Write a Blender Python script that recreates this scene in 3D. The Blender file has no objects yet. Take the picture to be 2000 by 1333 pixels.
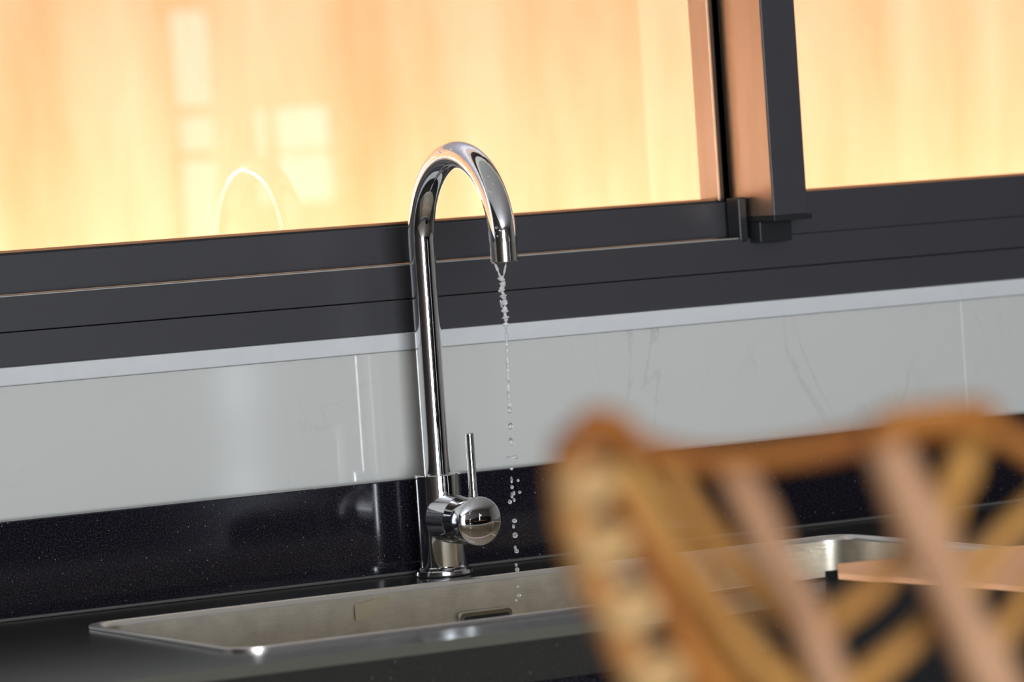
import bpy, bmesh, math, random
from mathutils import Vector, Matrix
random.seed(7)
S = bpy.context.scene
COL = S.collection
PI = math.pi

# ------------------------------------------------------------------ camera
FPX, CX, CY = 8300.0, 1000.0, 666.5
PSI, TH, RO = math.radians(28.3), math.radians(2.38), math.radians(3.87)
Fv = Vector((math.sin(PSI)*math.cos(TH), math.cos(PSI)*math.cos(TH), -math.sin(TH)))
R0 = Vector((math.cos(PSI), -math.sin(PSI), 0)); U0 = R0.cross(Fv)
Rv = R0*math.cos(RO) - U0*math.sin(RO); Uv = U0*math.cos(RO) + R0*math.sin(RO)
CAM = Vector((-1.73041, -3.43272, 1.26253))
cd = bpy.data.cameras.new('camera'); cam = bpy.data.objects.new('camera', cd); COL.objects.link(cam)
cam.matrix_world = Matrix(((Rv.x, Uv.x, -Fv.x, CAM.x), (Rv.y, Uv.y, -Fv.y, CAM.y), (Rv.z, Uv.z, -Fv.z, CAM.z), (0, 0, 0, 1)))
cd.sensor_width = 36; cd.lens = FPX/2000*36; cd.clip_start = .05; cd.clip_end = 200
cd.dof.use_dof = True; cd.dof.focus_distance = 3.73; cd.dof.aperture_fstop = 6.4
S.camera = cam
def ray(px, py): return Fv + Rv*((px-CX)/FPX) - Uv*((py-CY)/FPX)
def atY(px, py, Y):
    d = ray(px, py); return CAM + d*((Y-CAM.y)/d.y)
def atZ(px, py, Z):
    d = ray(px, py); return CAM + d*((Z-CAM.z)/d.z)
def atD(px, py, D): return CAM + ray(px, py)*D

# ------------------------------------------------------------------ light
w = bpy.data.worlds.new('world'); S.world = w; w.use_nodes = True
bg = w.node_tree.nodes['Background']; bg.inputs[0].default_value = (.80, .88, 1.0, 1); bg.inputs[1].default_value = 3.0
sd = bpy.data.lights.new('sun', 'SUN'); sd.energy = 12.0; sd.angle = math.radians(.6); sd.color = (1, .97, .92)
sun = bpy.data.objects.new('sun', sd); COL.objects.link(sun)
sun.rotation_euler = Vector((.22, .03, -1.0)).to_track_quat('-Z', 'Y').to_euler()
def area(name, loc, aim, sx, sy, power, color):
    l = bpy.data.lights.new(name, 'AREA'); l.shape = 'RECTANGLE'; l.size = sx; l.size_y = sy; l.energy = power; l.color = color
    o = bpy.data.objects.new(name, l); COL.objects.link(o); o.location = loc
    o.rotation_euler = (Vector(aim)-Vector(loc)).to_track_quat('-Z', 'Z').to_euler(); return o
area('terrace_daylight', (-2.1, -6.75, 1.25), (-2.1, 0, 1.25), 1.9, 2.2, 320, (.88, .94, 1.0))
vs = S.view_settings; vs.view_transform = 'Standard'; vs.look = 'None'; vs.exposure = 0; vs.gamma = 1; vs.use_curve_mapping = False

# ------------------------------------------------------------------ helpers
def new_obj(name, bm, mat, parent=None, smooth=False, angle=None):
    me = bpy.data.meshes.new(name); bmesh.ops.recalc_face_normals(bm, faces=bm.faces[:]); bm.to_mesh(me); bm.free()
    if smooth:
        for p in me.polygons: p.use_smooth = True
    if angle: me.set_sharp_from_angle(angle=math.radians(angle))
    o = bpy.data.objects.new(name, me); COL.objects.link(o)
    if mat: me.materials.append(mat)
    if parent:
        o.parent = parent
        o.matrix_parent_inverse = Matrix.Translation(-parent.location)
    return o
def thing(name, label, cat, loc=(0, 0, 0), group=None):
    o = bpy.data.objects.new(name, None); COL.objects.link(o); o.location = loc; o.empty_display_size = .05
    o['label'] = label; o['category'] = cat
    if group: o['group'] = group
    return o
def tag(o, label, cat, group=None):
    o['label'] = label; o['category'] = cat
    if group: o['group'] = group
    return o
def struct(o): o['kind'] = 'structure'; return o
def box(bm, x0, x1, y0, y1, z0, z1, bev=0):
    r = bmesh.ops.create_cube(bm, size=1)
    for v in r['verts']:
        v.co = Vector((x0+(v.co.x+.5)*(x1-x0), y0+(v.co.y+.5)*(y1-y0), z0+(v.co.z+.5)*(z1-z0)))
    if bev:
        es = list({e for v in r['verts'] for e in v.link_edges})
        bmesh.ops.bevel(bm, geom=es, offset=bev, segments=2, affect='EDGES', profile=.5)
    return bm
def mkbox(name, mat, parent, *a, bev=0, **k): return new_obj(name, box(bmesh.new(), *a, bev=bev), mat, parent, **k)
def catmull(pts, n=10):
    P = [Vector(p) for p in pts]; out = []
    for i in range(len(P)-1):
        p0 = P[i-1] if i else P[0]*2-P[1]; p1 = P[i]; p2 = P[i+1]; p3 = P[i+2] if i+2 < len(P) else P[-1]*2-P[-2]
        for k in range(n):
            t = k/n
            out.append(.5*((2*p1)+(-p0+p2)*t+(2*p0-5*p1+4*p2-p3)*t*t+(-p0+3*p1-3*p2+p3)*t**3))
    out.append(P[-1]); return out
def tube(bm, pts, rad, seg=24, cap=True, flat=1.0):
    pts = [Vector(p) for p in pts]; n = len(pts)
    if not callable(rad): rr = [rad]*n
    else: rr = [rad(i/(n-1)) for i in range(n)]
    t0 = (pts[1]-pts[0]).normalized(); up = Vector((1, 0, 0)) if abs(t0.x) < .9 else Vector((0, 1, 0))
    nrm = (up - t0*up.dot(t0)).normalized(); rings = []
    for i in range(n):
        t = (pts[min(i+1, n-1)]-pts[max(i-1, 0)]).normalized()
        nrm = (nrm - t*nrm.dot(t)).normalized(); b = t.cross(nrm)
        rings.append([bm.verts.new(pts[i]+(nrm*math.cos(a)+b*math.sin(a)*flat)*rr[i]) for a in (2*PI*k/seg for k in range(seg))])
    for i in range(n-1):
        for k in range(seg): bm.faces.new((rings[i][k], rings[i][(k+1) % seg], rings[i+1][(k+1) % seg], rings[i+1][k]))
    if cap: bm.faces.new(rings[0][::-1]); bm.faces.new(rings[-1])
    return bm
def lathe(bm, prof, M=Matrix(), seg=64):
    rings = []
    for r, z in prof:
        if r < 1e-6: rings.append([bm.verts.new(M @ Vector((0, 0, z)))])
        else: rings.append([bm.verts.new(M @ Vector((r*math.cos(2*PI*k/seg), r*math.sin(2*PI*k/seg), z))) for k in range(seg)])
    for a, b in zip(rings, rings[1:]):
        for k in range(seg):
            k2 = (k+1) % seg
            if len(a) == 1 and len(b) == 1: continue
            if len(a) == 1: bm.faces.new((a[0], b[k], b[k2]))
            elif len(b) == 1: bm.faces.new((a[k], a[k2], b[0]))
            else: bm.faces.new((a[k], a[k2], b[k2], b[k]))
    return bm
def rrect(x0, x1, y0, y1, r, n=10):
    out = []
    for cx, cy, a0 in ((x1-r, y1-r, 0), (x0+r, y1-r, 90), (x0+r, y0+r, 180), (x1-r, y0+r, 270)):
        for k in range(n+1):
            a = math.radians(a0+90*k/n); out.append((cx+r*math.cos(a), cy+r*math.sin(a)))
    return out
def loop(bm, pts, z):
    vs_ = [bm.verts.new((x, y, z)) for x, y in pts]
    return vs_
def bridge(bm, A, B):
    n = len(A)
    for i in range(n): bm.faces.new((A[i], A[(i+1) % n], B[(i+1) % n], B[i]))
def fill2(bm, A, B):
    es = []
    for L in (A, B):
        for i in range(len(L)):
            e = bm.edges.get((L[i], L[(i+1) % len(L)])) or bm.edges.new((L[i], L[(i+1) % len(L)])); es.append(e)
    bmesh.ops.triangle_fill(bm, use_beauty=True, use_dissolve=False, edges=es)

# ------------------------------------------------------------------ materials
class NT:
    def __init__(s, name):
        s.m = bpy.data.materials.new(name); s.m.use_nodes = True; s.t = s.m.node_tree
        s.p = s.t.nodes['Principled BSDF']
    def n(s, kind, **k):
        o = s.t.nodes.new(kind)
        for a, v in k.items(): setattr(o, a, v)
        return o
    def l(s, a, b): s.t.links.new(a, b)
    def set(s, **k):
        for a, v in k.items(): s.p.inputs[a.replace('_', ' ')].default_value = v
        return s
def simple(name, col, rough=.5, metal=0, **k):
    a = NT(name); a.set(Base_Color=(*col, 1), Roughness=rough, Metallic=metal, **k); return a.m
def noisy(name, c1, c2, scale=8, rough=.5, metal=0, stretch=(1, 1, 1), bump=0, lo=.35, hi=.65, detail=4, r2=None):
    a = NT(name); a.set(Roughness=rough, Metallic=metal)
    tc = a.n('ShaderNodeTexCoord'); mp = a.n('ShaderNodeMapping'); mp.inputs['Scale'].default_value = stretch
    nz = a.n('ShaderNodeTexNoise'); nz.inputs['Scale'].default_value = scale; nz.inputs['Detail'].default_value = detail
    cr = a.n('ShaderNodeValToRGB'); cr.color_ramp.elements[0].position = lo; cr.color_ramp.elements[1].position = hi
    cr.color_ramp.elements[0].color = (*c1, 1); cr.color_ramp.elements[1].color = (*c2, 1)
    a.l(tc.outputs['Object'], mp.inputs[0]); a.l(mp.outputs[0], nz.inputs['Vector']); a.l(nz.outputs['Fac'], cr.inputs[0]); a.l(cr.outputs[0], a.p.inputs['Base Color'])
    if r2 is not None:
        mr = a.n('ShaderNodeMapRange'); mr.inputs[1].default_value = lo; mr.inputs[2].default_value = hi; mr.inputs[3].default_value = rough; mr.inputs[4].default_value = r2
        a.l(nz.outputs['Fac'], mr.inputs[0]); a.l(mr.outputs[0], a.p.inputs['Roughness'])
    if bump:
        b = a.n('ShaderNodeBump'); b.inputs['Strength'].default_value = bump; b.inputs['Distance'].default_value = .001
        a.l(nz.outputs['Fac'], b.inputs['Height']); a.l(b.outputs[0], a.p.inputs['Normal'])
    return a.m

chrome = simple('chrome', (.86, .86, .88), .035, 1)
chrome_satin = simple('satin_chrome', (.72, .69, .64), .16, 1)
dark_alu = noisy('charcoal_powder_coated_aluminium', (.038, .036, .041), (.047, .045, .050), 900, .42, 0, bump=.05, detail=2)
dark_alu.node_tree.nodes['Principled BSDF'].inputs['Specular IOR Level'].default_value = .6
alu_edge = simple('pale_aluminium_edge', (.42, .40, .36), .85, 0, Specular_IOR_Level=.1)  # track metal, paler than the rest of the frame
alu_side = noisy('window_lit_aluminium', (.40, .28, .19), (.46, .32, .23), 30, .34, .96, stretch=(1, 1, .15))  # dark frame metal with the window's orange reflection put into its colour
bead_mat = simple('orange_lit_bead', (.42, .19, .085), .4)  # orange light from outside put into the bead colour
black_plastic = simple('black_plastic', (.012, .012, .014), .45)
rubber = simple('black_rubber', (.01, .01, .01), .7)
white_trim = noisy('white_trim', (.63, .63, .64), (.655, .655, .655), 60, .35)
grout = simple('grout', (.74, .72, .62), .8)
wall_paint = simple('warm_white_paint', (.70, .67, .62), .8)
front_paint = simple('cool_grey_paint', (.30, .28, .28), .9, Specular_IOR_Level=.2)
dark_paint = simple('dark_brown_panelling', (.05, .040, .035), .9, Specular_IOR_Level=.1)
ceil_paint = simple('white_ceiling_paint', (.80, .80, .80), .9)
floor_mat = noisy('brown_stone_floor', (.13, .105, .08), (.18, .15, .115), 3, .9)
silicone = simple('grey_silicone', (.10, .10, .09), .4)
cabinet_mat = simple('black_lacquer', (.015, .014, .02), .2)

def granite(name='black_granite', rough=.10, c1=(.006, .005, .009), c2=(.036, .034, .040)):
    a = NT(name); a.set(Roughness=rough, IOR=1.55)
    tc = a.n('ShaderNodeTexCoord')
    v = a.n('ShaderNodeTexVoronoi'); v.inputs['Scale'].default_value = 190
    r = a.n('ShaderNodeValToRGB'); r.color_ramp.elements[0].position = .055; r.color_ramp.elements[1].position = .10
    r.color_ramp.elements[0].color = (1, 1, 1, 1); r.color_ramp.elements[1].color = (0, 0, 0, 1)
    sp = a.n('ShaderNodeMath', operation='POWER'); sp.inputs[1].default_value = 2
    mu = a.n('ShaderNodeMath', operation='MULTIPLY')
    a.l(tc.outputs['Object'], v.inputs['Vector']); a.l(v.outputs['Distance'], r.inputs[0])
    sep = a.n('ShaderNodeSeparateColor'); a.l(v.outputs['Color'], sep.inputs[0]); a.l(sep.outputs[0], sp.inputs[0])
    a.l(r.outputs[0], mu.inputs[0]); a.l(sp.outputs[0], mu.inputs[1])
    nz = a.n('ShaderNodeTexNoise'); nz.inputs['Scale'].default_value = 700; nz.inputs['Detail'].default_value = 3
    a.l(tc.outputs['Object'], nz.inputs['Vector'])
    cr = a.n('ShaderNodeValToRGB'); cr.color_ramp.elements[0].position = .48; cr.color_ramp.elements[1].position = .75
    cr.color_ramp.elements[0].color = (*c1, 1); cr.color_ramp.elements[1].color = (*c2, 1)
    a.l(nz.outputs['Fac'], cr.inputs[0])
    mx = a.n('ShaderNodeMix', data_type='RGBA'); a.l(mu.outputs[0], mx.inputs[0]); a.l(cr.outputs[0], mx.inputs[6]); mx.inputs[7].default_value = (.50, .47, .42, 1)
    a.l(mx.outputs[2], a.p.inputs['Base Color']); return a.m
granite_mat = granite()
worktop_mat = granite('dusty_black_granite', .22, (.026, .024, .022), (.045, .042, .037))

def tile_material():
    a = NT('pale_marble_tile'); a.set(Roughness=.06, IOR=1.65)
    tc = a.n('ShaderNodeTexCoord'); mp = a.n('ShaderNodeMapping'); mp.inputs['Scale'].default_value = (1, 1, .45); mp.inputs['Rotation'].default_value = (0, .25, 0)
    nz = a.n('ShaderNodeTexNoise'); nz.inputs['Scale'].default_value = 9; nz.inputs['Detail'].default_value = 8; nz.inputs['Distortion'].default_value = 1.2
    a.l(tc.outputs['Object'], mp.inputs[0]); a.l(mp.outputs[0], nz.inputs['Vector'])
    s = a.n('ShaderNodeMath', operation='SUBTRACT'); s.inputs[1].default_value = .5; a.l(nz.outputs['Fac'], s.inputs[0])
    ab = a.n('ShaderNodeMath', operation='ABSOLUTE'); a.l(s.outputs[0], ab.inputs[0])
    r = a.n('ShaderNodeValToRGB'); r.color_ramp.elements[0].position = 0; r.color_ramp.elements[1].position = .012
    r.color_ramp.elements[0].color = (1, 1, 1, 1); r.color_ramp.elements[1].color = (0, 0, 0, 1); a.l(ab.outputs[0], r.inputs[0])
    n2 = a.n('ShaderNodeTexNoise'); n2.inputs['Scale'].default_value = 5; a.l(tc.outputs['Object'], n2.inputs['Vector'])
    r2 = a.n('ShaderNodeValToRGB'); r2.color_ramp.elements[0].position = .5; r2.color_ramp.elements[1].position = .68; a.l(n2.outputs['Fac'], r2.inputs[0])
    m = a.n('ShaderNodeMath', operation='MULTIPLY'); a.l(r.outputs[0], m.inputs[0]); a.l(r2.outputs[0], m.inputs[1])
    m2 = a.n('ShaderNodeMath', operation='MULTIPLY'); m2.inputs[1].default_value = .55; a.l(m.outputs[0], m2.inputs[0])
    mx = a.n('ShaderNodeMix', data_type='RGBA'); a.l(m2.outputs[0], mx.inputs[0]); mx.inputs[6].default_value = (.60, .59, .555, 1); mx.inputs[7].default_value = (.40, .39, .36, 1)
    a.l(mx.outputs[2], a.p.inputs['Base Color']); return a.m
tile_mat = tile_material()

def steel_material():
    a = NT('brushed_stainless_steel'); a.set(Metallic=1, Roughness=.32, Anisotropic=.6)
    tc = a.n('ShaderNodeTexCoord'); mp = a.n('ShaderNodeMapping'); mp.inputs['Scale'].default_value = (3, 3, 160)
    nz = a.n('ShaderNodeTexNoise'); nz.inputs['Scale'].default_value = 12; nz.inputs['Detail'].default_value = 4
    a.l(tc.outputs['Object'], mp.inputs[0]); a.l(mp.outputs[0], nz.inputs['Vector'])
    n2 = a.n('ShaderNodeTexNoise'); n2.inputs['Scale'].default_value = 60; n2.inputs['Detail'].default_value = 5; a.l(tc.outputs['Object'], n2.inputs['Vector'])
    ad = a.n('ShaderNodeMath', operation='ADD'); a.l(nz.outputs['Fac'], ad.inputs[0]); a.l(n2.outputs['Fac'], ad.inputs[1])
    r = a.n('ShaderNodeValToRGB'); r.color_ramp.elements[0].position = .75; r.color_ramp.elements[1].position = 1.25
    mr = a.n('ShaderNodeMapRange'); mr.inputs[1].default_value = .7; mr.inputs[2].default_value = 1.3; mr.inputs[3].default_value = 0; mr.inputs[4].default_value = 1
    a.l(ad.outputs[0], mr.inputs[0]); mx = a.n('ShaderNodeMix', data_type='RGBA'); a.l(mr.outputs[0], mx.inputs[0])
    mx.inputs[6].default_value = (.64, .58, .49, 1); mx.inputs[7].default_value = (.88, .81, .69, 1); a.l(mx.outputs[2], a.p.inputs['Base Color'])
    b = a.n('ShaderNodeBump'); b.inputs['Strength'].default_value = .15; b.inputs['Distance'].default_value = .0005; a.l(nz.outputs['Fac'], b.inputs['Height']); a.l(b.outputs[0], a.p.inputs['Normal'])
    return a.m
steel = steel_material()
glass = NT('window_glass').set(Base_Color=(1, 1, 1, 1), Roughness=0, IOR=1.5, Transmission_Weight=1).m
water = NT('water').set(Base_Color=(1, 1, 1, 1), Roughness=.02, IOR=1.33, Transmission_Weight=.6).m
def screen_wood():
    a = NT('honey_coloured_timber'); a.set(Roughness=.7)
    tc = a.n('ShaderNodeTexCoord'); mp = a.n('ShaderNodeMapping'); mp.inputs['Scale'].default_value = (4.2, 1, .9)
    nz = a.n('ShaderNodeTexNoise'); nz.inputs['Scale'].default_value = 1.6; nz.inputs['Detail'].default_value = 5; nz.inputs['Roughness'].default_value = .55
    a.l(tc.outputs['Object'], mp.inputs[0]); a.l(mp.outputs[0], nz.inputs['Vector'])
    cr = a.n('ShaderNodeValToRGB'); e = cr.color_ramp.elements; e[0].position = .28; e[1].position = .70
    e[0].color = (.80, .35, .15, 1); e[1].color = (.88, .57, .36, 1)
    a.l(nz.outputs['Fac'], cr.inputs[0]); a.l(cr.outputs[0], a.p.inputs['Base Color']); return a.m
honey = screen_wood()
bounce_mat = simple('pale_bounce_surface', (.80, .76, .66), .9)
rattan = noisy('honey_rattan_cane', (.27, .105, .016), (.40, .20, .045), 30, .55, 0, stretch=(1, 1, 1), lo=.3, hi=.7)
rattan_dark = noisy('orange_brown_cane', (.21, .062, .006), (.29, .105, .012), 24, .6)
rattan_pale = noisy('pale_pinkish_cane', (.27, .13, .062), (.35, .19, .10), 26, .55)
rattan_mid = noisy('tan_cane', (.28, .11, .025), (.36, .17, .045), 24, .55)
rattan_straw = noisy('straw_coloured_binding', (.42, .25, .10), (.50, .31, .14), 24, .55)
for m_ in (rattan, rattan_mid, rattan_straw, rattan_dark, rattan_pale): m_.node_tree.nodes['Principled BSDF'].inputs['Specular IOR Level'].default_value = .25
cushion_mat = simple('cream_cushion', (.6, .55, .45), .9)

# ------------------------------------------------------------------ the room
X0, X1, YF, ZC = -3.3, 6.0, -6.5, 2.7
struct(mkbox('floor', floor_mat, None, X0-.2, X1+.2, YF-.2, .15, -.1, 0))
struct(mkbox('ceiling', ceil_paint, None, X0-.2, X1+.2, YF-.2, .15, ZC, ZC+.12))
struct(mkbox('wall_left', dark_paint, None, X0-.15, X0, YF, .12, 0, ZC))
struct(mkbox('wall_right', wall_paint, None, X1, X1+.15, YF, .12, 0, ZC))
# far wall behind the camera, with openings onto the terrace
bm = bmesh.new()
def wall_with_openings(bm, x0, x1, y0, y1, z0, z1, ops):
    xs = x0
    for (a, b, c, d) in sorted(ops):
        box(bm, xs, a, y0, y1, z0, z1)
        if c > z0: box(bm, a, b, y0, y1, z0, c)
        if d < z1: box(bm, a, b, y0, y1, d, z1)
        xs = b
    box(bm, xs, x1, y0, y1, z0, z1)
OPS = [(-3.05, -1.1, 0.02, 2.35), (2.76, 2.92, .35, 1.72), (2.98, 3.26, 1.20, 1.45)]
wall_with_openings(bm, X0, X1, YF-.15, YF, 0, ZC, OPS)
struct(new_obj('wall_front', bm, front_paint))
wf = bpy.data.objects['wall_front']
for a_, b_ in ((X0, -3.05), (-1.1, 2.76), (2.92, X1)): mkbox('wainscot', dark_paint, wf, a_, b_, YF, YF+.02, 0, 1.05)
for z in (.56, .64, 1.34, 1.455): mkbox('glazing_bar', black_plastic, wf, 2.76, 2.92, YF-.08, YF-.04, z-.012, z+.012)
mkbox('glazing_bar', black_plastic, wf, 3.04, 3.055, YF-.08, YF-.04, 1.20, 1.45)
mkbox('glazing_bar', black_plastic, wf, 2.98, 3.26, YF-.08, YF-.04, 1.325, 1.340)
# wall around the kitchen window (plaster core behind tiles)
wb = bmesh.new()
WX0, WX1, WZ0, WZ1 = -2.2, 2.6, 1.117, 1.95
wall_with_openings(wb, X0, X1, .004, .12, 0, ZC, [(WX0, WX1, WZ0, WZ1)])
wall_back = struct(new_obj('wall_back', wb, grout))
joints = [-1.784, -.584, .616, 1.816]
for a, b in zip(joints, joints[1:]):
    mkbox('tile', tile_mat, wall_back, a+.0007, b-.0007, 0, .0042, .93, 1.1005, bev=.0004)
for x in joints[1:-1]: mkbox('grout_line', grout, wall_back, x-.0007, x+.0007, .0005, .0042, .93, 1.1005)
trim = struct(mkbox('trim_1', white_trim, None, -2.3, 2.7, -.0035, .006, 1.1010, 1.1168, bev=.0012))
# outside
wo = struct(mkbox('wall_outside', honey, None, -4, 7, 1.35, 1.5, .4, 1.92))
mkbox('render_band', simple('grey_render', (.34, .32, .35), .9), wo, -4, 7, 1.37, 1.5, 1.9205, 4.6)
struct(mkbox('bounce_ledge', bounce_mat, None, -4, 7, .13, 1.35, .40, 1.15))  # unseen ledge added to bounce sunlight up the timber wall

struct(mkbox('sun_blocker', ceil_paint, None, -4, 7, .12, .80, ZC, ZC+.12))  # unseen slab added to keep sun off the ledge's near part
# ------------------------------------------------------------------ window 1: sliding sash on the left, fixed light on the right
win = struct(mkbox('window_1', dark_alu, None, -2.2, 2.6, 0, .11, 1.1172, 1.1466, bev=.0006))
mkbox('sill_band', dark_alu, win, -2.2, 2.6, 0, .11, 1.1474, 1.1776, bev=.0006)
mkbox('sill_track', alu_edge, win, -2.2, .376, .0012, .03, 1.1776, 1.1784)
mkbox('head_rail', dark_alu, win, -2.2, 2.6, 0, .11, 1.90, 1.95)
mkbox('jamb', dark_alu, win, -2.2, -2.15, 0, .11, 1.178, 1.90)
mkbox('jamb', dark_alu, win, 2.55, 2.6, 0, .11, 1.178, 1.90)
sash = mkbox('sash_rail', dark_alu, win, -2.14, .3770, .030, .066, 1.1790, 1.2128, bev=.0007)
mkbox('gasket', rubber, sash, -2.14, .3692, .036, .066, 1.2128, 1.2146)
mkbox('glazing_bead', bead_mat, sash, -2.14, .3692, .040, .066, 1.2146, 1.2167, bev=.0004)
st = mkbox('sash_stile', alu_side, win, .3692, .3718, .0335, .067, 1.2145, 1.90, bev=.0003)
mkbox('gasket', rubber, st, .3718, .3790, .0370, .066, 1.2128, 1.90)
mkbox('cover_strip', simple('brown_strip', (.10, .05, .025), .5), st, .3740, .3765, .0362, .0370, 1.2160, 1.90)
mkbox('brush_seal', rubber, win, .3778, .3800, .030, .060, 1.19, 1.90)
mkbox('glass_pane', glass, win, -2.14, .3690, .067, .071, 1.214, 1.905)
# fixed light
mkbox('fixed_rail', dark_alu, win, .382, 2.55, .0003, .040, 1.1780, 1.2176, bev=.0006)
mkbox('glazing_bead', bead_mat, win, .40, 2.55, .001, .022, 1.2177, 1.2199)
mkbox('glass_pane', glass, win, .40, 2.55, .022, .026, 1.217, 1.905)
mkbox('rear_seal', rubber, win, .3778, .40, .030, .066, 1.178, 1.90)
# projecting post with cap and guide block
post = mkbox('post', dark_alu, win, .3812, .4185, -.0450, .030, 1.1975, 1.90, bev=.0008)
mkbox('post_side', alu_side, post, .3803, .3812, -.0440, .030, 1.1980, 1.90)
mkbox('end_cap', black_plastic, win, .3795, .4215, -.0475, .0, 1.1925, 1.1974, bev=.0005)
mkbox('guide_block', black_plastic, win, .3800, .4155, -.0200, -.0002, 1.1730, 1.1925, bev=.0008)
mkbox('track_stop', black_plastic, win, .3690, .3785, -.0015, .020, 1.1745, 1.2165, bev=.0014)

# ------------------------------------------------------------------ worktop, upstand, cabinet
CT = .9
SX0, SX1, SY0, SY1 = -.385, .380, -.449, -.130      # sink cut-out
bm = bmesh.new()
CX0, CX1 = -2.2, 2.6
out_t = [(CX0, -.528), (CX1, -.528), (CX1, -.0005), (CX0, -.0005)]
out_m = [(CX0, -.536), (CX1, -.536), (CX1, -.0005), (CX0, -.0005)]
inn = rrect(SX0, SX1, SY0, SY1, .032)
A = loop(bm, out_t, CT); B = loop(bm, out_m, CT-.0075); Cc = loop(bm, out_m, CT-.04)
I = loop(bm, inn, CT); J = loop(bm, inn, CT-.04)
fill2(bm, A, I); bridge(bm, A, B); bridge(bm, B, Cc); bridge(bm, I, J); fill2(bm, Cc, J)
top = new_obj('worktop', bm, worktop_mat)
top.data.materials.append(simple('sheen_granite_edge', (.11, .105, .085), .5))  # chamfer coloured lighter in place of its bright room reflection
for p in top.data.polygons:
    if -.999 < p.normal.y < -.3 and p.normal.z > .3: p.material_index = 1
tag(top, 'polished black speckled granite worktop around the steel sink', 'worktop')
ap = mkbox('front_apron', granite_mat, top, CX0, CX1, -.535, -.515, .78, CT-.0405)
up = mkbox('upstand', granite_mat, None, CX0, CX1, -.020, -.0003, CT+.0004, .9858, bev=.0012)
tag(up, 'black granite upstand strip between worktop and pale wall tiles', 'upstand')
sl = mkbox('silicone_bead', silicone, up, CX0, CX1, -.0235, -.0195, CT+.0002, CT+.0030, bev=.0012)
cab = mkbox('base_cabinet', cabinet_mat, None, CX0, CX1, -.50, -.001, 0.0, .68)
tag(cab, 'black lacquered base cabinet under the granite worktop', 'cabinet')
mkbox('side_panel', cabinet_mat, cab, CX0, CX0+.02, -.50, -.001, .68, .8595)
mkbox('side_panel', cabinet_mat, cab, CX1-.02, CX1, -.50, -.001, .68, .8595)
for k in range(6):
    x = CX0+.01+k*.8
    mkbox('cabinet_door', cabinet_mat, cab, x, x+.78, -.52, -.501, .08, .775, bev=.002)

# ------------------------------------------------------------------ sink
bm = bmesh.new()
L3 = loop(bm, rrect(SX0+.0125, SX1-.008, SY0+.009, SY1-.008, .026), CT-.0018)
L4 = loop(bm, rrect(SX0+.016, SX1-.012, SY0+.012, SY1-.012, .026), CT-.155)
L5 = loop(bm, rrect(SX0+.030, SX1-.026, SY0+.026, SY1-.026, .022), CT-.170)
L6 = loop(bm, rrect(SX0+.30, SX1-.30, SY0+.12, SY1-.12, .022), CT-.174)
for p, q in ((L3, L4), (L4, L5), (L5, L6)): bridge(bm, p, q)
bm.faces.new(L6)
sink = new_obj('sink', bm, steel, None, smooth=True, angle=35)
bm = bmesh.new()
Q = [loop(bm, rrect(SX0+a_, SX1-a_, SY0+a_, SY1-a_, .031-a_*.5), CT+z_) for a_, z_ in ((.0015, -.006), (.0015, .0024), (.0022, .0029), (.0030, .0029))]
Q += [loop(bm, rrect(SX0+a_, SX1-b_, SY0+c_, SY1-b_, .026), CT+z_) for a_, b_, c_, z_ in ((.0060, .0048, .005, .0026), (.0085, .0060, .0065, .0018), (.0105, .0070, .0078, .0006), (.0118, .0077, .0086, -.0008), (.0125, .0080, .009, -.0022), (.0125, .0080, .009, -.0035))]
for p, q in zip(Q, Q[1:]): bridge(bm, p, q)
rim = new_obj('rim', bm, simple('polished_steel_rim', (.90, .85, .80), .30, 1), sink, smooth=True, angle=50); rim['label'] = 'polished steel rim'
tag(sink, 'brushed stainless steel sink basin set in the black granite', 'sink')
# overflow slot in the rear wall
ow = thing_y = SY1-.010
bm = bmesh.new()
ox0, ox1, oz0, oz1 = -.031, .0225, .855, .8745
o = rrect(ox0, ox1, oz0, oz1, .004, 5); i1 = rrect(ox0+.004, ox1-.003, oz0+.003, oz1-.0045, .003, 5)
yb = -.1445
A = [bm.verts.new((x, yb+.002, z)) for x, z in o]; A2 = [bm.verts.new((x, yb-.0012, z)) for x, z in rrect(ox0+.001, ox1-.001, oz0+.001, oz1-.001, .004, 5)]
B = [bm.verts.new((x, yb-.0010, z)) for x, z in i1]; B2 = [bm.verts.new((x, yb+.0010, z)) for x, z in i1]
bridge(bm, A, A2); bridge(bm, A2, B); bridge(bm, B, B2)
ovf = new_obj('overflow_slot', bm, chrome_satin, sink, smooth=True, angle=30); ovf['label'] = 'small framed rectangular overflow slot'
bm = bmesh.new(); box(bm, ox0+.004, ox1-.003, yb+.0004, yb+.0012, oz0+.003, oz1-.0045); new_obj('slot_opening', bm, rubber, ovf)
# residue of a torn label on the rear wall
bm = bmesh.new()
pl = [(695, 1214), (693, 1183), (722, 1174), (758, 1162), (758, 1182), (738, 1198), (716, 1210)]
vv = []
for dy in (.0, -.0004):
    vv.append([bm.verts.new((atY(x, y, SY1-.0128).x, SY1-.0122+dy-.0006, atY(x, y, SY1-.0128).z)) for x, y in pl])
bridge(bm, vv[0], vv[1]); bm.faces.new(vv[1]); bm.faces.new(vv[0][::-1])
lab = new_obj('label_residue', bm, simple('glue_residue', (.46, .39, .27), .5, .4), sink); lab['label'] = 'pale torn label residue'
# drain
bm = bmesh.new(); lathe(bm, [(0, .0005), (.035, .0005), (.042, .002), (.046, 0)], Matrix.Translation((0, -.29, CT-.1738)), 40)
new_obj('drain', bm, chrome, sink, smooth=True, angle=40)

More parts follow.
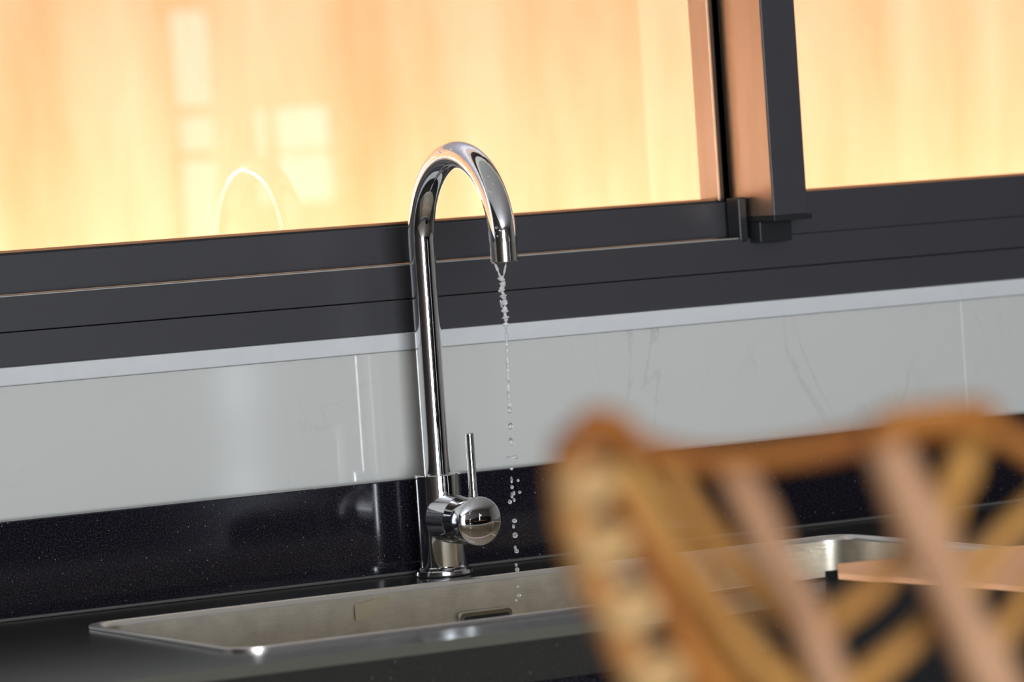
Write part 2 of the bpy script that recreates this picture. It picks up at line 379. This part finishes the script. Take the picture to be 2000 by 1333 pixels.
# ------------------------------------------------------------------ faucet
FX, FY = 0.0, -.062
fau = thing('faucet', 'tall chrome gooseneck mixer tap standing behind the sink, running', 'tap', (FX, FY, CT))
M0 = Matrix.Translation((FX, FY, CT+.0006))
bm = bmesh.new(); lathe(bm, [(0, 0), (.0255, 0), (.0258, .0012), (.0252, .0042), (.0225, .0050), (.0225, .0072), (.0212, .0082), (.0, .0082)], M0)
new_obj('base_flange', bm, chrome, fau, smooth=True, angle=20)
bm = bmesh.new(); lathe(bm, [(0, .008), (.0206, .008), (.0206, .0895), (.0200, .0905), (.0127, .0905), (.0127, .0897), (0, .0897)], M0)
new_obj('body', bm, chrome, fau, smooth=True, angle=20)
# hub pointing at the room, side of it the lever cap
HZ = .9515
def My(y): return Matrix.Translation((FX, y, HZ)) @ Matrix.Rotation(PI/2, 4, 'X')   # local +z -> -y
bm = bmesh.new(); lathe(bm, [(0, 0), (.0205, 0), (.0216, .0012), (.0216, .0330), (.0210, .0336), (0, .0336)], My(-.0735))
new_obj('hub', bm, chrome, fau, smooth=True, angle=20)
bm = bmesh.new(); lathe(bm, [(0, 0), (.0208, 0), (.0218, .0007), (.0218, .0278), (.0218, .0284), (.0216, .0292), (.0211, .0299), (.0202, .0306), (.0185, .0315), (.016, .0324), (.013, .0332), (.010, .0338), (.007, .0342), (.0035, .0344), (0, .0345)], My(-.1075), 72)
capo = new_obj('handle_cap', bm, chrome, fau, smooth=True, angle=60)
bm = bmesh.new(); lathe(bm, [(0, .017), (.0042, .017), (.0042, .0225), (.0039, .0245), (.0039, .0768), (.0034, .0778), (0, .0778)], Matrix.Translation((FX, -.1285, HZ)), 28)
new_obj('lever', bm, chrome, capo, smooth=True, angle=20)
# pipe: straight rise then a half circle toward the room
GR, GZ = .0765, 1.1975
pts = [(FX, FY, CT+.080)] + [(FX, FY, CT+.080+k*(GZ-CT-.080)/6) for k in range(1, 7)]
for k in range(1, 49):
    a = PI*k/48*1.0
    pts.append((FX, FY-GR+GR*math.cos(a), GZ+GR*math.sin(a)))
pts.append((FX, FY-2*GR, GZ-.001))
bm = bmesh.new(); tube(bm, pts, .0119, 56)
new_obj('gooseneck_pipe', bm, chrome, fau, smooth=True, angle=50)
bm = bmesh.new(); lathe(bm, [(0, 0.0195), (.0112, .0195), (.0117, .0188), (.0117, .0010), (.0112, 0), (.0090, 0), (.0088, .004), (0, .004)], Matrix.Translation((FX, FY-2*GR, 1.1785)), 56)
new_obj('aerator', bm, chrome_satin, fau, smooth=True, angle=20)

# ------------------------------------------------------------------ water
def P(px, py, Y=-.213): return atY(px, py, Y)
bm = bmesh.new()
def rag(base, amp, f, ph):
    return lambda t: max(.0003, base*(1+amp*math.sin(f*t+ph)+.5*amp*math.sin(2.3*f*t+ph*2)))
tube(bm, catmull([P(961, 503), P(966, 514), P(972, 528), P(978, 544)], 8), rag(.0010, .35, 14, 0), 10)
tube(bm, catmull([P(989, 501), P(988, 515), P(985, 532), P(982, 546)], 8), rag(.0007, .35, 12, 1), 10)
tube(bm, catmull([P(977, 541), P(982, 552), P(979, 563), P(982, 574), P(984, 584), P(986, 597), P(986, 612), P(988, 624), P(988, 638)], 12), rag(.0020, .5, 46, .5), 12)
tube(bm, catmull([P(984, 545), P(985, 556), P(981, 570), P(986, 580), P(983, 592)], 10), rag(.0009, .5, 30, 2), 10)
tube(bm, catmull([P(988, 636), P(990, 668), P(991, 690), P(992, 720), P(993, 745), P(994, 775), P(996, 800)], 10), rag(.0010, .7, 60, 1.5), 10)
stream = new_obj('water_stream', bm, water, None, smooth=True)
tag(stream, 'thin twisting stream of water falling from the tap outlet', 'water')
drops = [(979, 594, 1, 3.2), (990, 655, 1.1, 2.6), (990, 684, 1.2, 2.2), (991, 714, 1.2, 2.4), (993, 742, 1.1, 2.6), (994, 772, 1.2, 2.5), (995, 801, 1.4, 2.0), (999, 803, .9, 1.8),
         (997, 833, 1.9, 1.4), (998, 863, 1.6, 1.9), (999, 915, 1.4, 1.2), (999, 938, .9, 3.0), (1000, 952, 1.3, 1.2), (1000, 968, 1.1, 2.2), (1004, 964, .9, 1.9),
         (1012, 939, 1.1, 1), (1015, 962, 1.3, .9), (1004, 977, 1, 1.7), (996, 981, 1.5, 1.1), (1005, 1018, 2.0, .8), (1003, 1029, 1.0, 1.6), (1006, 1046, 2.0, 1.1),
         (1006, 1070, 1.1, 1.2), (1009, 1077, 1.8, .9), (1008, 1104, 1.1, 1.2), (1010, 1113, 1.7, 1), (1011, 1146, 1.2, 1.1), (1013, 1163, 1.8, 1), (1008, 1173, 1.1, 1)]
dm = bpy.data.meshes.new('falling_droplet'); bm = bmesh.new(); bmesh.ops.create_icosphere(bm, subdivisions=3, radius=1); bm.to_mesh(dm); bm.free()
for p in dm.polygons: p.use_smooth = True
dm.materials.append(NT('clear_water').set(Base_Color=(1, 1, 1, 1), Roughness=0, IOR=1.33, Transmission_Weight=.85).m)
for px, py, r, k in drops:
    o = bpy.data.objects.new('falling_droplet', dm); COL.objects.link(o); o.location = P(px, py, -.212); o.scale = (r*.00115, r*.00115, r*.00115*k)
    o.rotation_euler = (random.uniform(-.2, .2), random.uniform(-.2, .2), 0)
    lab_ = ('small clear water drop falling in front of the dark window frame' if py < 600 else 'small clear water drop falling in front of the white trim and pale tiles' if py < 905 else
            'small clear water drop falling beside the tap in front of the black upstand' if py < 1125 else 'small clear water drop falling in front of the steel sink wall')
    tag(o, lab_, 'drop', lab_.replace('small clear water drop', 'water drops'))
bm = bmesh.new(); tube(bm, [Vector((.0042*math.cos(a), .0042*math.sin(a), .0006*math.sin(3*a)))+P(1000.5, 894, -.212) for a in (2*PI*k/28 for k in range(29))], .0009, 10, cap=False)
bmesh.ops.remove_doubles(bm, verts=bm.verts[:], dist=1e-5)
tag(new_obj('water_ring', bm, water, None, smooth=True), 'ring-shaped drop of water in the falling stream', 'drop')
# drops clinging to the pipe: (angle along the arc, angle around, radius mm)
for a, b, r in [(95, 70, 1.0), (82, 62, .6), (70, 48, .5), (62, 40, .45), (40, 25, .6), (39, 48, .6), (34, 20, .5), (34, 58, .5), (30, 42, 1.2), (25, 60, .45), (14, 62, .5), (9, 18, .5), (8, 50, 1.0), (6, 36, .6), (3, 50, .6), (2, 28, .5), (5, 62, .5)]:
    A_ = math.radians(180-a); c = Vector((FX, FY-GR+GR*math.cos(A_), GZ+GR*math.sin(A_)))
    rad = Vector((0, math.cos(A_), math.sin(A_)))
    n = (rad*math.cos(math.radians(b)) + Vector((-1, 0, 0))*math.sin(math.radians(b))).normalized()
    o = bpy.data.objects.new('clinging_droplet', dm); COL.objects.link(o); o.location = c+n*(.0119+r*.0002); o.scale = (r*.0013,)*3
    tag(o, 'tiny water drop clinging to the curved chrome pipe', 'drop', 'water drops on the chrome pipe')

# ------------------------------------------------------------------ unknown black unit before the worktop, window reflection put into its lid's peach colour
pa, pb, pc, pd = atY(1635, 1102, -.575), atY(2060, 1060, -.575), atY(1637, 1121, -.584), atY(2060, 1150, -.612)
def quadbox(bm, q, z0):
    t = [bm.verts.new(p) for p in q]; l = [bm.verts.new((p.x, p.y, z0)) for p in q]
    bridge(bm, t, l); bm.faces.new(t); bm.faces.new(l[::-1])
off = Vector((-.012, 0, 0)); dn = Vector((0, 0, -.0045))
bm = bmesh.new(); quadbox(bm, [pa+off+dn, pb+dn, pd+dn, pc+off+dn], 0.0)
unit = new_obj('black_unit', bm, cabinet_mat); unit.data.materials[0] = simple('matt_black_plastic', (.008, .008, .009), .6, Specular_IOR_Level=.15); tag(unit, 'matt black upright unit with a sloping peach coloured lid, behind the rattan chair', 'bin')
bm = bmesh.new(); t = [bm.verts.new(p) for p in (pa, pb, pd, pc)]; l = [bm.verts.new(p+dn) for p in (pa, pb, pd, pc)]
bridge(bm, t, l); bm.faces.new(t); bm.faces.new(l[::-1])
lid = new_obj('lid', bm, simple('peach_reflection_lid', (1.0, .52, .29), .42, .5), unit); lid['label'] = 'sloping satin peach coloured lid'
# ------------------------------------------------------------------ rattan chair in the foreground (out of focus)
DC = 1.5
cp = atD(1500, 1000, DC)
chair = thing('rattan_chair', 'blurred honey coloured rattan chair back with crossing canes, in front of the sink', 'chair', (cp.x, cp.y, 0))
def cane(path, r, mat, dz=0, name='cane', wob=.10, seg=16):
    q = [atD(x, y, DC+dz+(0 if len(t) == 0 else t[0])) for x, y, *t in path]
    bm = bmesh.new(); ph = random.random()*6
    tube(bm, catmull(q, 8), lambda t: r*.001*(1+wob*math.sin(17*t+ph)), seg)
    return new_obj(name, bm, mat, chair, smooth=True)
k_ = DC/8300*1000   # mm per pixel at the chair
top_rail = cane([(1095, 900), (1110, 862), (1170, 852), (1240, 872), (1340, 895), (1450, 897), (1580, 880), (1690, 856), (1790, 838), (1880, 832), (1960, 850), (2060, 905), (2200, 960), (2330, 985)], 25*k_, rattan_dark, -.012, 'top_rail')
cane([(1120, 880), (1150, 830), (1190, 822), (1235, 862), (1290, 890)], 27*k_, rattan_dark, -.02, 'top_rail')
cane([(1700, 862), (1760, 822), (1830, 818), (1900, 806), (1935, 830)], 30*k_, rattan_dark, -.02, 'top_rail')
outer = cane([(1120, 880), (1112, 960), (1140, 1080), (1196, 1210), (1270, 1400), (1330, 1700), (1390, 2400), (1450, 3300)], 40*k_, rattan_mid, 0, 'side_post', wob=.05)
cane([(1175, 880), (1235, 1000), (1290, 1130), (1345, 1260), (1400, 1400), (1450, 1700), (1480, 2420)], 32*k_, rattan_dark, .006, 'side_post')
cane([(2330, 985), (2370, 1300), (2410, 2000), (2490, 3300)], 40*k_, rattan, 0, 'side_post', wob=.05)
cane([(1215, 890), (1310, 1060), (1400, 1190), (1500, 1310), (1600, 1420), (1800, 1700), (2150, 2400)], 28*k_, rattan, 0)
cane([(1290, 895), (1380, 1040), (1500, 1170), (1610, 1290), (1720, 1420), (1950, 1700), (2300, 2400)], 27*k_, rattan, .012)
cane([(1420, 895), (1478, 1010), (1530, 1120), (1580, 1210), (1640, 1400), (1680, 1600), (1760, 2400)], 36*k_, rattan_pale, -.006)
cane([(1480, 1400), (1570, 1290), (1640, 1205), (1710, 1150), (1760, 1080), (1790, 1020)], 24*k_, rattan, .014)
cane([(1400, 1750), (1620, 1400), (1700, 1320), (1800, 1235), (1880, 1150), (1950, 1060), (2060, 960)], 27*k_, rattan, .016)
cane([(1720, 850), (1765, 950), (1815, 1060), (1860, 1170), (1925, 1300), (1980, 1420), (2040, 1600), (2080, 2400)], 50*k_, rattan_pale, -.012)
cane([(1908, 830), (1885, 900), (1850, 985), (1835, 1060)], 32*k_, rattan, 0)
cane([(1450, 2380), (1700, 1800), (1850, 1430), (1930, 1290), (1975, 1215), (2060, 1100), (2200, 970)], 25*k_, rattan, .020)
cane([(1310, 1130), (1420, 1290), (1520, 1420), (1640, 1700), (1900, 2400)], 26*k_, rattan, .022)
cane([(1240, 1010), (1330, 1200), (1440, 1400), (1550, 1700), (1640, 2400)], 24*k_, rattan_dark, .016)
cane([(1700, 2400), (2000, 1800), (2360, 1250)], 25*k_, rattan, .024)
cane([(1385, 2400), (1900, 2385), (2435, 2370)], 28*k_, rattan_dark, .006, 'bottom_rail')
# pale binding wrapped round the outer post
for j, (x, y) in enumerate([(1150, 945), (1178, 1065), (1226, 1190), (1280, 1320)]):
    bm = bmesh.new(); c = atD(x, y, DC-.006)
    ax = (atD(x+18, y+60, DC)-atD(x, y, DC)).normalized(); e1 = ax.cross(Fv).normalized(); e2 = ax.cross(e1)
    R_ = 38*k_*.001
    tube(bm, [c+(e1*math.cos(t)+e2*math.sin(t)*.7)*R_+ax*.004*math.sin(t) for t in (2*PI*q/24 for q in range(25))], .0048, 10, cap=False)
    new_obj('binding', bm, rattan_straw, chair, smooth=True)
# lower part of the chair, below the frame: seat and legs
hz = Vector((Fv.x, Fv.y, 0)).normalized(); hr = R0
low = lambda u, v, z: Vector((cp.x, cp.y, 0)) + hr*u - hz*v + Vector((0, 0, z))
def bar(name, a, b, r, mat):
    bm = bmesh.new(); tube(bm, [a, (a+b)/2, b], r, 16); return new_obj(name, bm, mat, chair, smooth=True)
pl_, pr_ = atD(1450, 3300, DC), atD(2490, 3300, DC)
ul, ur = (pl_-cp).dot(hr), (pr_-cp).dot(hr)
bm = bmesh.new(); c = [low(ul-.015, -.02, .66), low(ur+.015, -.02, .66), low(ur+.01, .36, .66), low(ul-.01, .36, .66)]
v1 = [bm.verts.new(p) for p in c]; v2 = [bm.verts.new(p+Vector((0, 0, .055))) for p in c]
bridge(bm, v1, v2); bm.faces.new(v2); bm.faces.new(v1[::-1]); bmesh.ops.bevel(bm, geom=bm.edges[:], offset=.015, segments=3, affect='EDGES')
new_obj('seat', bm, rattan, chair, smooth=True, angle=40)
cor = [(ul, 0), (ur, 0), (ur, .33), (ul, .33)]
for u, v in cor: bar('leg', low(u, v, .67), low(u, v, .0), .014, rattan)
for (a, b) in zip(cor, cor[1:]+cor[:1]): bar('stretcher', low(a[0], a[1], .3), low(b[0], b[1], .3), .009, rattan_dark)
